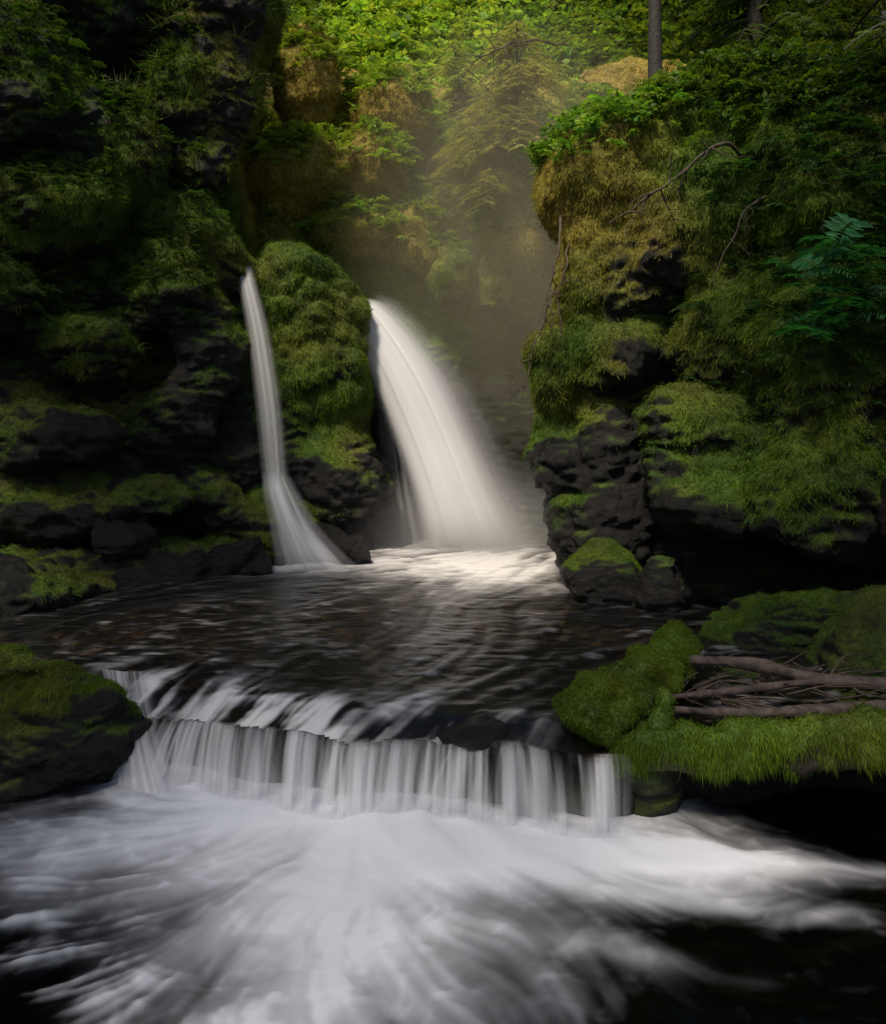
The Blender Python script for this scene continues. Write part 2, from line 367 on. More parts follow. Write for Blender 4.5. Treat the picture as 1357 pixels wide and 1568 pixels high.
VG,FG,NG,mG,oG=build_rock("gorge_wall",fG,(-5.2,11.9,-.3),(5.0,15.6,9.6),.06,mossG,.9,1,25,150000,1.5)
# ------------------------------------------------------------ ground & hillside
def Hh(x,y):
    p=np.stack([x,y,0*x],-1).reshape(-1,3); nz=(fbm(p*.35,4,61)).reshape(x.shape)
    base=np.where(y<6.2,-.34,.22)
    back=np.where(y>13.9,5.6+(y-13.9)*1.35,-5); back=np.minimum(back,17+(y-22)*.12)
    ls=np.clip((-x-5.2-.8*sst(5,2,y))*1.3,-5,11)
    rs=np.clip((x-np.where(y>7,5.2,4.6))*1.2,-5,11)
    h=np.maximum(base,np.maximum(back,np.maximum(ls,rs)))
    return h+nz*np.where(h>.4,.5,.05)
g=np.sinh(np.linspace(-5.2,5.2,170)); g=g/g.max()*220
X,Y=np.meshgrid(g,g+6,indexing='ij'); Z=Hh(X,Y); Z=np.where((Y>13.6)&(Z>5),Z-.4,Z)
def grid(X,Y,Z,name,mat,at=None):
    nx,ny=X.shape; i=np.arange(nx-1)[:,None]*ny+np.arange(ny-1)[None]
    F=np.stack([i,i+ny,i+ny+1,i+1],-1).reshape(-1,4)
    V=np.stack([X,Y,Z],-1).reshape(-1,3)
    return V,F,mkmesh(name,V,F,mat,at)
grid(X,Y,Z,"ground",MG)
X,Y=np.meshgrid(np.arange(-13,14,.16),np.arange(13.6,25,.16),indexing='ij'); Z=Hh(X,Y)
p=np.stack([X,Y,Z],-1).reshape(-1,3); Z=Z+.45*fbm(p*.8,3,66).reshape(X.shape)
VH,FH,oH=grid(X,Y,Z,"hillside",MG)
NH=normals(VH,FH)
bpy.ops.mesh.primitive_ico_sphere_add(subdivisions=2,radius=1); io=bpy.context.object; iv,_=getv(io.data); ifc=quads(io.data).copy(); bpy.data.objects.remove(io)
n=3200; r=np.random.default_rng(3)
px=r.uniform(-4.6,4.2,n);py=r.uniform(5.9,11.8,n); sz=r.lognormal(-2.95,.45,n)
V=iv[None]*sz[:,None,None]*r.uniform(.7,1.3,(n,1,3))*A([1,1,.5])
V=V+np.stack([px,py,np.where(py<7.05,.385,.24)],1)[:,None]; V=V.reshape(-1,3); V=V+.012*np.stack([vn(V*18,1),vn(V*18,2),vn(V*18,3)],1)
c=A([.10,.085,.07])*(r.lognormal(-.3,.6,n))[:,None]*np.where(r.random(n)<.3,1,0)[:,None]+A([.06,.045,.03])*(r.random(n)*1.3)[:,None]
mkmesh("river_pebbles",V,(ifc[None]+(np.arange(n)*len(iv))[:,None,None]).reshape(-1,3),MP,{"Col":np.repeat(c,len(iv),0)})
# ------------------------------------------------------------ water: line integral streaks
def lic(x,y,vel,f,steps=26,ds=.02,seed=0):
    out=0;wt=0
    for sg in(-1,1):
        a=x.copy();b=y.copy()
        for k in range(steps):
            u,v=vel(a,b); l=np.sqrt(u*u+v*v)+1e-6
            a=a+sg*ds*u/l; b=b+sg*ds*v/l
            w=.5+.5*math.cos(math.pi*k/steps)
            p=np.stack([a,b,0*a+seed],1); out=out+w*(vn(p*f,seed)+.7*vn(p*f*.37,seed+4)); wt+=w
    return out/wt
lx=A([-6,-2.35,-2.1,-1.91,-1.05,-.47,.16,.84,1.2,6]); ly=A([5.9,5.8,5.55,5.42,5.10,4.97,4.93,4.74,4.7,4.7])
def v1(x,f,s): return vn(np.stack([x*f,0*x,0*x],-1).reshape(-1,3),s).reshape(x.shape)
def ylip(x): return np.interp(x,lx,ly)+.07*v1(x,2.1,8)+.035*v1(x,6.3,9)
def zlip(x): return .375+.035*v1(x,1.7,18)+.022*v1(x,5.1,19)+.012*v1(x,13,20)
h=.014
X,Y=np.meshgrid(np.arange(-4.6,4.6,h),np.arange(1.8,5.95,h),indexing='ij'); x=X.ravel().astype(np.float32);y=Y.ravel().astype(np.float32)
def velL(a,b):
    p=np.stack([a,b,0*a],1); e=1.0*vn(p*1.2,71)+.5*vn(p*3.1,72)
    u=(a+.45); v=(b-6.9)*.9; l=np.sqrt(u*u+v*v)+1e-6; u/=l;v/=l
    u=u+1.0*sst(.3,1.2,a)-.7*sst(-1.0,-2.0,a)
    c,s=np.cos(e),np.sin(e); return u*c-v*s,u*s+v*c
L1=lic(x,y,velL,26,15,.016,1); L2=lic(x,y,velL,7,14,.035,2)
def G(cx,cy,rx,ry,w=1,rot=0):
    dx=x-cx;dy=y-cy; c,s=math.cos(rot),math.sin(rot); a=(dx*c+dy*s)/rx; b=(-dx*s+dy*c)/ry; return w*np.exp(-(a*a+b*b))
dl=ylip(x)-y
P3=np.stack([x,y,0*x],1)
M=1.1*np.exp(-(np.clip(dl-.15,0,9)/.42)**2)*sst(-3.2,-1.9,x)*(1-sst(.9,2.2,x))
M=M+G(-.65,4.35,1.2,.5,.85)+G(-.40,3.7,.80,.55,.85)+G(-.25,3.1,.7,.45,.66)+G(-1.7,4.75,1.0,.32,.55,.15)+G(.7,4.35,.9,.24,.66,-.25)+G(1.5,4.35,.9,.18,.70,-.12)+G(1.25,3.95,.9,.12,.44,-.2)+G(-2.2,4.3,.9,.35,.34)+G(2.6,4.2,.8,.08,.30,-.05)+G(-1.7,3.9,.8,.35,.16)+G(.7,3.6,.7,.10,.25,-.25)
broad=fbm(warp(P3,.25,2,7)*1.8,4,77)
fine=fbm(warp(P3,.1,5,7)*A([9,11,1]),3,78)
Mc=np.clip(M,0,1)
foam=M+ (L2*.9+L1*.75)*(.18+.30*Mc)+broad*(.15+.22*Mc)+fine*.07*(.3+Mc)-.12
lf=sst(4.4,3.4,y)*(1-sst(-.7,.2,x))
foam=foam+np.clip(L1*1.3+fine*.45+broad*.3,0,1)*.70*lf+sst(.05,.6,fine)*.10
foam=sst(.0,1.34,foam)*.98
z=.0+.03*foam+.03*L2+.02*broad+.02*np.exp(-(np.clip(dl,0,9)/.25)**2)*(fbm(P3*5,3,80)+.3)
V,F,_=grid(X,Y,z.reshape(X.shape),"stream_water",MWL,{"foam":foam})
# upper pool
h=.016
X,Y=np.meshgrid(np.arange(-5.4,5.2,h),np.arange(4.6,13.4,h*1.25),indexing='ij'); x=X.ravel().astype(np.float32);y=Y.ravel().astype(np.float32)
yl=ylip(x); e=y-yl
def velU(a,b):
    p=np.stack([a,b,0*a],1); t=.7*vn(p*1.3,91); u=-.65-.35*sst(8,11,b); v=-1+0*a; c,s=np.cos(t),np.sin(t); return u*c-v*s,u*s+v*c
L1=lic(x,y,velU,A([30,30,1]),10,.022,5); L2=lic(x,y,velU,A([9,9,1]),10,.04,6)
P3=np.stack([x,y,0*x],1)
dash=fbm(warp(np.stack([x*4.5+y*1.2,y*12,0*x],1),.5,.5,2),3,95)
dash2=fbm(np.stack([x*11.+y*1.2,y*24,0*x],1),2,96)
M=G(.35,11.0,1.3,.9,1.0)+G(.70,9.8,.95,.9,.55)+G(-1.6,10.2,.9,.45,.5)+G(-.4,10.0,1.2,.6,.34)+G(-2.0,10.1,.55,.5,.42)+G(.1,8.9,1.8,.7,.18)
foam=M*(1+1.2*L2+.5*dash)+.3*L1*np.clip(M*3,0,1)
gate=sst(-.5,.5,v1(x,1.6,44)+.4*v1(x,4.,45))
near=np.exp(-(np.clip(e-.16,0,9)/(.36+.2*v1(x,1.3,46)))**2)*sst(-2.6,-2.1,x)*(1-sst(.2,.9,x))*(.45+.75*gate)
foam=foam+near*np.clip(.32+1.9*L1+1.9*L2+.4*dash,0,1.2)
foam=foam+np.clip(dash*.8+dash2*.5+L2*.6-.08,0,1)*.62*(sst(9.5,6.5,y)*.6+.4)*sst(.1,.3,e)  # ripple reflections painted as pale streaks in the foam mask
foam=foam+.03*(1+fbm(P3*.9,3,97))
foam=sst(.0,1.28,foam)*.88
zl=zlip(x)
zz=.5+.02*L2+.010*dash+.04*foam*sst(9,10,y)-(.5-zl)*(1-sst(-.05,.40+.15*v1(x,2.3,47),e))**1.4+.012*L1*sst(.6,.1,e)
m=(e.reshape(X.shape)>=-.012)
nx,ny=X.shape; i=np.arange(nx-1)[:,None]*ny+np.arange(ny-1)[None]; F=np.stack([i,i+ny,i+ny+1,i+1],-1)
F=F[m[:-1,:-1]&m[1:,:-1]].reshape(-1,4)
V=np.stack([x,y,zz],1); us=np.unique(F); mp=np.zeros(len(V),np.int32); mp[us]=np.arange(len(us))
mkmesh("pool_water",V[us],mp[F],MWU,{"foam":foam[us]})
# ------------------------------------------------------------ falling water
def sheet(name,L,R,nu,nt_,foamf,bulge=.1,seed=0,mat=MV,parent=None):
    u=np.linspace(0,1,nu)[:,None,None]; 
    Ls=spline(L,nt_)[None];Rs=spline(R,nt_)[None]
    P=Ls*(1-u)+Rs*u; uu=np.broadcast_to(u[...,0],(nu,nt_)); tt=np.broadcast_to(np.linspace(0,1,nt_)[None],(nu,nt_))
    P=P.copy(); P[...,1]-=bulge*np.sin(np.pi*uu)*1.
    f=foamf(uu.ravel(),tt.ravel()); st=vn(np.stack([uu.ravel()*22,tt.ravel()*1.2,0*uu.ravel()],1),seed).reshape(nu,nt_)
    P[...,1]-=.012*st
    i=np.arange(nu-1)[:,None]*nt_+np.arange(nt_-1)[None]; F=np.stack([i,i+nt_,i+nt_+1,i+1],-1).reshape(-1,4)
    return mkmesh(name,P.reshape(-1,3),F,mat,{"foam":f},True,parent)
def empty(n):
    e=bpy.data.objects.new(n,None); bpy.context.scene.collection.objects.link(e); return e
def sn(u,t,a,b,s): return vn(np.stack([u*a,t*b,0*u],1),s)
wf=empty("waterfall")
def f1(u,t):
    st=.5*sn(u,t,22,1.0,1)+.25*sn(u,t,50,1.6,2)+.5*sn(u,t,7,.6,3)
    edge=np.minimum(sst(0,.18,u),sst(1.0,.58,u))
    return np.clip((1.0+.14*st)*edge,0,1)*sst(-.01,.03,t)*(1-.7*sst(.84,1,t))
sheet("fall",[(-2.0,13.0,4.10),(-1.66,12.45,4.02),(-1.42,12.15,3.62),(-1.02,11.85,2.75),(-.64,11.6,1.8),(-.42,11.45,1.1),(-.32,11.35,.45)],
 [(-1.5,13.0,4.18),(-1.02,12.4,4.16),(-.56,12.1,3.90),(.12,11.7,3.05),(.62,11.5,2.1),(1.02,11.35,1.25),(1.50,11.2,.45)],220,140,f1,.22,1,parent=wf)
def f1b(u,t):
    st=.5*sn(u,t,12,1.0,7)+.5*sn(u,t,30,1.4,8)
    return np.clip(.3+.5*st,0,1)*np.sin(np.pi*u)**.9*sst(0,.3,t)*.4
sheet("spray",[(-1.2,12.5,3.2),(-1.0,12.3,2.2),(-.95,12.2,1.2),(-.9,12.1,.45)],[(-1.0,12.4,3.2),(-.5,12.2,2.2),(-.2,12.0,1.2),(.0,11.9,.45)],80,60,f1b,.05,4,parent=wf)
def f1c(u,t):
    st=.6*sn(u,t,6,.6,27)+.3*sn(u,t,16,1.2,28)
    return np.clip(.22+.2*st,0,1)*np.sin(np.pi*u)**1.6*.5*sst(0,.2,t)
sheet("outer_spray",[(-1.2,12.3,4.10),(-.80,12.0,3.7),(-.1,11.7,2.7),(.4,11.5,1.8),(.8,11.3,.5)],[(-1.0,12.2,4.26),(-.5,12.0,4.04),(.25,11.65,3.2),(.80,11.4,2.2),(1.6,11.1,.5)],90,80,f1c,.1,9,parent=wf)
wf2=empty("waterfall")
def f2(u,t):
    st=.5*sn(u,t,6,1.2,11)+.5*sn(u,t,15,2.0,12)
    return np.clip(.68-.2*t+.42*st,0,1)*np.sin(np.pi*np.clip(u,0,1))**1.2*(1-.7*sst(.90,1,t))
sheet("thin_fall",[(-2.86,11.9,4.52),(-2.80,11.3,4.50),(-2.74,10.95,4.40),(-2.70,10.72,4.15),(-2.57,10.6,3.5),(-2.44,10.52,2.6),(-2.36,10.45,1.9),(-2.28,10.35,1.30)],
 [(-2.72,11.9,4.55),(-2.68,11.3,4.52),(-2.58,10.95,4.44),(-2.45,10.68,4.2),(-2.23,10.55,3.5),(-2.06,10.48,2.6),(-1.98,10.42,1.9),(-1.92,10.3,1.30)],60,100,f2,.06,2,parent=wf2)
def f3(u,t):
    st=.5*sn(u,t,6,1.5,15)+.5*sn(u,t,15,2.4,16)
    return np.clip(.62+.6*st,0,1)*np.sin(np.pi*u)**.9*sst(0,.3,t)*(1-.6*sst(.75,1,t))
sheet("lower_spill",[(-2.30,10.33,1.70),(-2.26,10.2,1.40),(-2.14,10.05,.95),(-2.05,9.9,.46)],[(-2.00,10.33,1.75),(-1.80,10.2,1.45),(-1.45,10.0,.95),(-.90,9.85,.46)],60,50,f3,.08,3,parent=wf2)
cs=empty("cascade")
def cascade(x0,x1,nu,nt_,off,seed,dens,fall=.22):
    xs=np.linspace(x0,x1,nu); u,t=np.meshgrid(xs,np.linspace(0,1,nt_),indexing='ij')
    y0=ylip(u); lump=v1(u,4.,seed+1)
    lean=.18*v1(u,2.6,seed+2)-.05
    x=u+lean*t**1.3; y=y0+off+.035-(fall+.035+.08*lump)*t**.8; zt=zlip(u)+.014-off*.3
    z=zt-(zt+.03)*t**1.8
    uf=u.ravel();tf=t.ravel(); P3=lambda a,b,s:vn(np.stack([uf*a,tf*b,0*uf],1),s)
    st=.45*P3(11,.5,seed+3)+.55*P3(24,.8,seed+4)+.40*P3(55,1.3,seed+5)+.30*P3(3.3,.3,seed+6)
    f=dens+.95*st+.40*tf**1.5
    f=sst(-.15,1.30,f)*sst(.0,.12,tf)*(.55+.45*sst(-.1,.35,tf+.2*P3(9,0,seed+7)))
    f*=np.minimum(sst(x0,x0+.10,uf),1-sst(x1-.22,x1,uf))*(1-.6*sst(.75,1,tf))
    i=np.arange(nu-1)[:,None]*nt_+np.arange(nt_-1)[None]; F=np.stack([i,i+nt_,i+nt_+1,i+1],-1).reshape(-1,4)
    mkmesh("water_curtain",np.stack([x,y,z],-1).reshape(-1,3),F,MV,{"foam":f*.82},True,cs)
cascade(-2.22,1.12,900,60,0,100,.30); cascade(-2.2,1.12,700,50,.05,200,.18,.16)
def f4(u,t):
    st=.5*sn(u,t,7,1,35)+.5*sn(u,t,20,1.4,36); return np.clip(.5+.6*st,0,1)*np.sin(np.pi*u)**.8*.9
sheet("side_flow",[(-2.50,5.95,.53),(-2.36,5.68,.48),(-2.22,5.42,.27),(-2.18,5.25,-.02)],[(-2.12,5.88,.53),(-1.95,5.50,.46),(-1.75,5.20,.22),(-1.55,5.05,-.02)],80,50,f4,.05,5,parent=cs)
def fE(p):
    q=warp(p,.05,3,33); y0=ylip(p[:,0]); zl=zlip(p[:,0])
    zt=zl-.035+np.clip((p[:,1]-y0)*.25,0,.07)
    s=smax(y0+.10-q[:,1]-.06*np.sin(q[:,2]*14),q[:,2]-zt,.04); s=smax(s,q[:,1]-7.0,.05); return smax(s,p[:,0]-1.15,.1)
build_rock("rock_ledge",fE,(-4.6,4.4,-.5),(1.4,7.2,.6),.035,lambda V,n,c:sst(.4,.7,.1+.8*fbm(V*3,2,5)+.2*n[:,2])*.7,.16,1,44)
def fB(p):
    q=warp(p,.15,1.6,37)
    s=smax(5.08-q[:,1]-.55*(q[:,2]-.1),1.15-q[:,0],.15); s=smax(s,q[:,2]-.46,.1); s=smax(s,q[:,1]-6.3,.2)
    for c,r in [((4.2,6.2,.4),(1.4,1.3,.6)),((1.2,5.05,.12),(.18,.18,.3))]: s=adde(s,q,c,r,.1)
    return s
VB,FB,NB,mB,oB=build_rock("stream_bank",fB,(.7,4.2,-.4),(5.6,7.8,1.1),.04,lambda V,n,c:sst(.3,.8,.25+.5*n[:,2]+.6*fbm(V*2,2,5)),.5,1,46,14000,bl=.025)
def rock(name,c,r,seed,moss,fuzz=0,k=.5,h=None,disp=.75):
    c=A(c);r=A(r); h=h or max(.018,r.max()/20); R=np.random.default_rng(seed); pl=nrm(R.normal(0,1,(9,3)))
    def f(p):
        q=warp(p,r.min()*k,1.3/r.mean()*.5,seed); s=ell(q,c,r)
        u=(q-c)/r
        for w in pl: s=smax(s,(u@w.astype(np.float32)-.72)*r.min(),.03)
        return s
    lo=c-r*1.5; hi=c+r*1.5
    return build_rock(name,f,tuple(lo),tuple(hi),h,lambda V,n,cc:sst(.2,.6,moss+.6*n[:,2]+.5*fbm(V*3,3,seed)),disp*min(1,r.mean()*2),1,seed,fuzz,1.,None,.022)
rock("mossy_rock",(-2.62,5.30,.20),(.62,.46,.60),61,.05,15000)
rock("mossy_rock.001",(-3.35,5.7,.3),(.6,.5,.45),62,.15,7000)
rock("mossy_rock.002",(-3.15,6.0,.55),(.14,.16,.14),63,.4,2000)
rock("mossy_rock.003",(1.62,8.35,.55),(.46,.36,.42),64,.1,6000)
rock("mossy_rock.004",(2.9,6.85,.5),(.62,.45,.46),65,.1,10000)
rock("mossy_rock.005",(2.2,8.1,.55),(.38,.34,.40),66,-.2)
rock("wet_rock",(-3.65,9.35,.92),(.38,.26,.22),67,-.8)
rock("wet_rock.001",(-1.42,10.5,.74),(.34,.28,.34),68,-.6)
rock("wet_rock.002",(-2.62,9.85,.58),(.46,.30,.28),69,-.5)
rock("wet_rock.003",(.22,5.0,.42),(.24,.15,.12),70,-.6,0,.5,.015,1.)
rock("wet_rock.004",(-4.35,7.9,.6),(.28,.22,.18),71,-.3)
rock("wet_rock.005",(-1.05,10.3,.6),(.2,.2,.22),72,-.6)
rock("wet_rock.006",(-2.2,9.7,.52),(.24,.18,.20),74,-.6)
rock("wet_rock.007",(-3.2,9.3,.5),(.3,.2,.2),75,-.6)
# ------------------------------------------------------------ logs & dead wood
def log(name,pts,rad,mat,seed,ns=28,rough=.03,moss=None,fz=0,n=50,hang=.5,bl=.02):
    P=spline(pts,n); R=np.interp(np.linspace(0,1,n),np.linspace(0,1,len(rad)),rad)
    V,F=tube(P,R,ns,rough,seed); 
    nn=normals(V,tri(F)); 
    if moss is None: return mkmesh(name,V,tri(F),mat)
    m=sst(.0,.5,moss+.7*nn[:,2]+.9*fbm(V*4,3,seed)); 
    w,_=worley(V*7,seed); V=V+nn*(m*.07*(.6-w))[:,None]
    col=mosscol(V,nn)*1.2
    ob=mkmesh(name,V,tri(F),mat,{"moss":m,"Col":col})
    if fz:
        Pp,n2=sample(V,tri(F),m,fz,seed); blades(name+"_moss",Pp,n2,bl,.0025,mosscol(Pp,n2)*1.25+A([.015,.012,0]),hang,3,seed,None,ob)
    return ob
def logmat():
    m,nt,o=newmat("mossy_log_wood"); L=nt.links
    w=ramp(nt,noise(nt,18,6),[(.3,(.02,.014,.01)),(.7,(.10,.07,.05))])
    f=noise(nt,40,4); mc=mixc(nt,1,attr(nt,"Col",'Color'),ramp(nt,f,[(.3,(.4,.4,.4)),(.7,(1.5,1.5,1.5))]),'MULTIPLY')
    b=N(nt,'ShaderNodeBsdfPrincipled',Roughness=.85); L.new(mixc(nt,attr(nt,"moss"),w,mc),b.inputs['Base Color'])
    bu=N(nt,'ShaderNodeBump',Strength=.8,Distance=.02); L.new(f,bu.inputs['Height']); L.new(bu.outputs[0],b.inputs['Normal']); L.new(b.outputs[0],o.inputs[0]); return m
MLG=logmat()
log("mossy_log",[(.82,4.80,.52),(.86,4.84,.56),(1.0,4.98,.60),(1.3,5.3,.66),(1.7,5.75,.72)],[.12,.165,.175,.165,.14],MLG,1,48,.10,.30,22000,70)
log("mossy_log.001",[(1.0,4.85,.38),(1.6,4.76,.42),(2.3,4.78,.44),(3.4,4.83,.48)],[.11,.13,.135,.14],MLG,2,34,.06,.45,26000,90,1.3,.035)
log("weathered_log",[(1.35,4.90,.60),(1.9,4.88,.585),(2.5,4.92,.60),(3.1,4.97,.63)],[.02,.032,.04,.035],MW,3,14,.02)
log("weathered_log.001",[(1.55,5.5,.72),(2.0,5.35,.74),(2.5,5.25,.66),(3.0,5.15,.66)],[.025,.038,.042,.04],MW,4,16,.03)
log("weathered_log.002",[(1.4,5.0,.64),(1.9,5.1,.655),(2.6,5.3,.66)],[.015,.025,.02],MW,5,12,.015)
log("tree_stump",[(1.28,4.82,.5),(1.30,4.84,.64),(1.31,4.85,.74)],[.06,.045,.03],MLG,6,18,.02,.5,800,16)
r=np.random.default_rng(8); Ls=[]
for k in range(90):
    a=A([r.uniform(1.3,3.3),r.uniform(5.0,5.9),.50+r.uniform(0,.16)]); th=r.uniform(-1.,1.); l=r.uniform(.15,.7)
    b=a+A([math.cos(th)*l,math.sin(th)*l,r.uniform(-.08,.12)]); m=(a+b)/2+r.normal(0,.04,3)
    P=spline([a,m,b],10); Ls.append(tube(P,np.linspace(r.uniform(.004,.016),.003,10),6))
V,F=joinVF(Ls); mkmesh("driftwood_sticks",V,tri(F),MT)
def twiggy(name,pts,r0,seed,nt_=8,ls=.35,droop=0,mat=MT):
    r=np.random.default_rng(seed); P=spline(pts,40); P=P+.03*np.stack([vn(P*6,1),vn(P*6,2),vn(P*6,3)],1); L=[tube(P,np.linspace(r0,r0*.3,40),8,r0*.4,seed)]
    for k in range(nt_):
        i=r.integers(6,38); d=nrm(r.normal(0,1,3)+A([0,-.2,-droop])); l=ls*r.uniform(.4,1)
        q=[P[i],P[i]+d*l*.5+r.normal(0,.03,3),P[i]+d*l+A([0,0,-droop*l*.4])]; Q=spline(q,12); L.append(tube(Q,np.linspace(r0*.5,r0*.12,12),6))
        for j in range(2):
            ii=r.integers(4,11); d2=nrm(d+r.normal(0,.7,3)); L.append(tube(spline([Q[ii],Q[ii]+d2*l*.2,Q[ii]+d2*l*.4],6),np.linspace(r0*.25,r0*.08,6),5))
    V,F=joinVF(L); return mkmesh(name,V,tri(F),mat)
twiggy("hanging_root",[(1.25,8.7,4.5),(1.22,8.5,4.2),(1.12,8.45,3.8),(1.05,8.4,3.4),(.92,8.4,3.0),(.82,8.4,2.55)],.018,1,9,.3,.8)
twiggy("hanging_root.001",[(1.35,8.7,4.2),(1.25,8.45,3.9),(1.2,8.4,3.6),(1.22,8.4,3.2)],.012,2,6,.3,.8)
twiggy("dead_branch",[(3.0,8.0,4.85),(2.65,7.6,4.9),(2.35,7.5,4.75),(2.0,7.5,4.45),(1.55,7.6,4.15)],.022,3,10,.4,.3)
twiggy("dead_branch.001",[(3.0,7.6,4.4),(2.7,7.2,4.2),(2.5,7.1,3.9),(2.35,7.1,3.5)],.012,4,6,.3,.8)
twiggy("dead_branch.002",[(1.9,12.4,8.0),(1.2,12.0,7.9),(.6,11.8,7.6),(.2,11.8,7.2)],.016,5,16,.8,.4)
twiggy("dead_branch.003",[(-5.9,9.2,7.6),(-5.3,8.8,7.4),(-4.8,8.7,7.2),(-4.5,8.7,6.9)],.02,6,12,.6,.1)
# ------------------------------------------------------------ foliage
def lc(P,base,var,seed): 
    r=np.random.default_rng(seed); a=fbm(P*.9,2,seed)[:,None]
    return A(base)*(1+.5*a+r.normal(0,var,(len(P),1)))*(1+r.normal(0,.08,(len(P),3)))
def plants(name,P,Nn,kind,size,base,seed,per=5,parent=None,cf=None):
    r=np.random.default_rng(seed); P=np.repeat(P,per,0);Nn=np.repeat(Nn,per,0); n=len(P)
    az=r.uniform(0,2*np.pi,n); out=np.stack([np.cos(az),np.sin(az),0*az],1)
    D=nrm(out+Nn*.5+A([0,0,.45])+A([0,-.25,0])); L=size*r.uniform(.5,1.2,n)
    C=lc(P,base,.2,seed)
    if cf is not None: C=C*cf(P)[:,None]
    C=np.clip(C,.004,.42); U=nrm(A([0,0,1])+.3*r.normal(0,1,(n,3)))
    P=P+r.normal(0,size*.12,(n,3))
    if kind=='fern': V,F,C=fronds(P,D,U,L,16,.26,.16,.55,C,seed,0,.25)
    elif kind=='hemlock': V,F,C=fronds(P,D,U,L,18,.22,.10,.45,C,seed,1,.6)
    elif kind=='broad': V,F,C=fronds(P,D,U,L,4,.42,.34,.3,C,seed,2,.5,.35)
    else: V,F,C=fronds(P,D,U,L,7,.26,.36,.25,C,seed,2,.45,.3)
    return mkmesh(name,V,F,ML,{"Col":C},False,parent)
ch=lambda P:.32+1.45*np.exp(-((P[:,0]+.2)/3.4)**2)  # leaf colour brighter towards the centre, painting in sunlit highlights
den=(np.abs(VH[:,0])<9)*(VH[:,1]<23.5)*(VH[:,1]>14.0)*(VH[:,2]>5.4)*1.
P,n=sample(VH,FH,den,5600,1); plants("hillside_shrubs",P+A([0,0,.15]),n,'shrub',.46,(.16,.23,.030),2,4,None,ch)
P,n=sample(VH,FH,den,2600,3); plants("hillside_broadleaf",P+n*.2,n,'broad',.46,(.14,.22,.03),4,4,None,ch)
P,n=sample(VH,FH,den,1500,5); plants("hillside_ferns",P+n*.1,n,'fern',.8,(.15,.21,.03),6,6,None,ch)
top=sst(.0,.4,NG[:,2])*sst(4.6,5.4,VG[:,2])*(VG[:,1]<14.8)
P,n=sample(VG,FG,top,1300,7); plants("gorge_ferns",P,n,'fern',.34,(.17,.24,.030),8,4)
P,n=sample(VG,FG,top,1300,9); plants("gorge_shrubs",P,n,'shrub',.24,(.17,.24,.030),10,3)
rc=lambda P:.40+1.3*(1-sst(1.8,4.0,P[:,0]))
top=sst(.1,.5,NR[:,2])*sst(4.9,5.4,VR[:,2])*(VR[:,1]<11.5)
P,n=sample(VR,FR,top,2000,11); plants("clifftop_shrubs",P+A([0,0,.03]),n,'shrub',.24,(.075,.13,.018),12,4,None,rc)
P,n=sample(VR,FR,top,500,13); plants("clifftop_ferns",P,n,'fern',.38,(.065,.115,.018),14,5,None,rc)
side=sst(-.2,.2,NR[:,2]-.3*NR[:,1])*sst(1.8,3,VR[:,2])*sst(2.2,3.6,VR[:,0])*(VR[:,1]<9)
P,n=sample(VR,FR,side,900,15); plants("cliff_ferns",P,n,'fern',.26,(.025,.062,.016),16,4)
P,n=sample(VR,FR,side,1500,17); plants("cliff_shrubs",P,n,'shrub',.15,(.024,.058,.014),18,3)
c=A([[3.05,6.85,3.5],[3.3,6.75,3.2],[3.0,6.8,3.1],[3.45,6.7,3.35],[3.3,6.7,3.7]]); plants("fern",c,np.tile(A([-.3,-1,.3]),(5,1)),'fern',.5,(.03,.13,.045),19,8)
side=sst(-.1,.3,NL[:,2])*sst(3.0,4.3,VL[:,2])*(VL[:,0]<-2.9)*(VL[:,1]<11.2)
P,n=sample(VL,FL,side,700,21); plants("cliff_ferns.001",P,n,'fern',.22,(.03,.062,.012),22,4)
P,n=sample(VL,FL,side,1700,23); plants("cliff_shrubs.001",P,n,'shrub',.13,(.03,.062,.012),24,3)
gr=sst(.3,.7,NL[:,2])*sst(6.0,6.6,VL[:,2])*sst(-4.2,-3.8,VL[:,0])
P,n=sample(VL,FL,gr+1e-9,5000,25); blades("cliff_grass",P,n,.2,.006,np.tile(A([.08,.11,.03]),(len(P),1)),.3,4,26,ML)
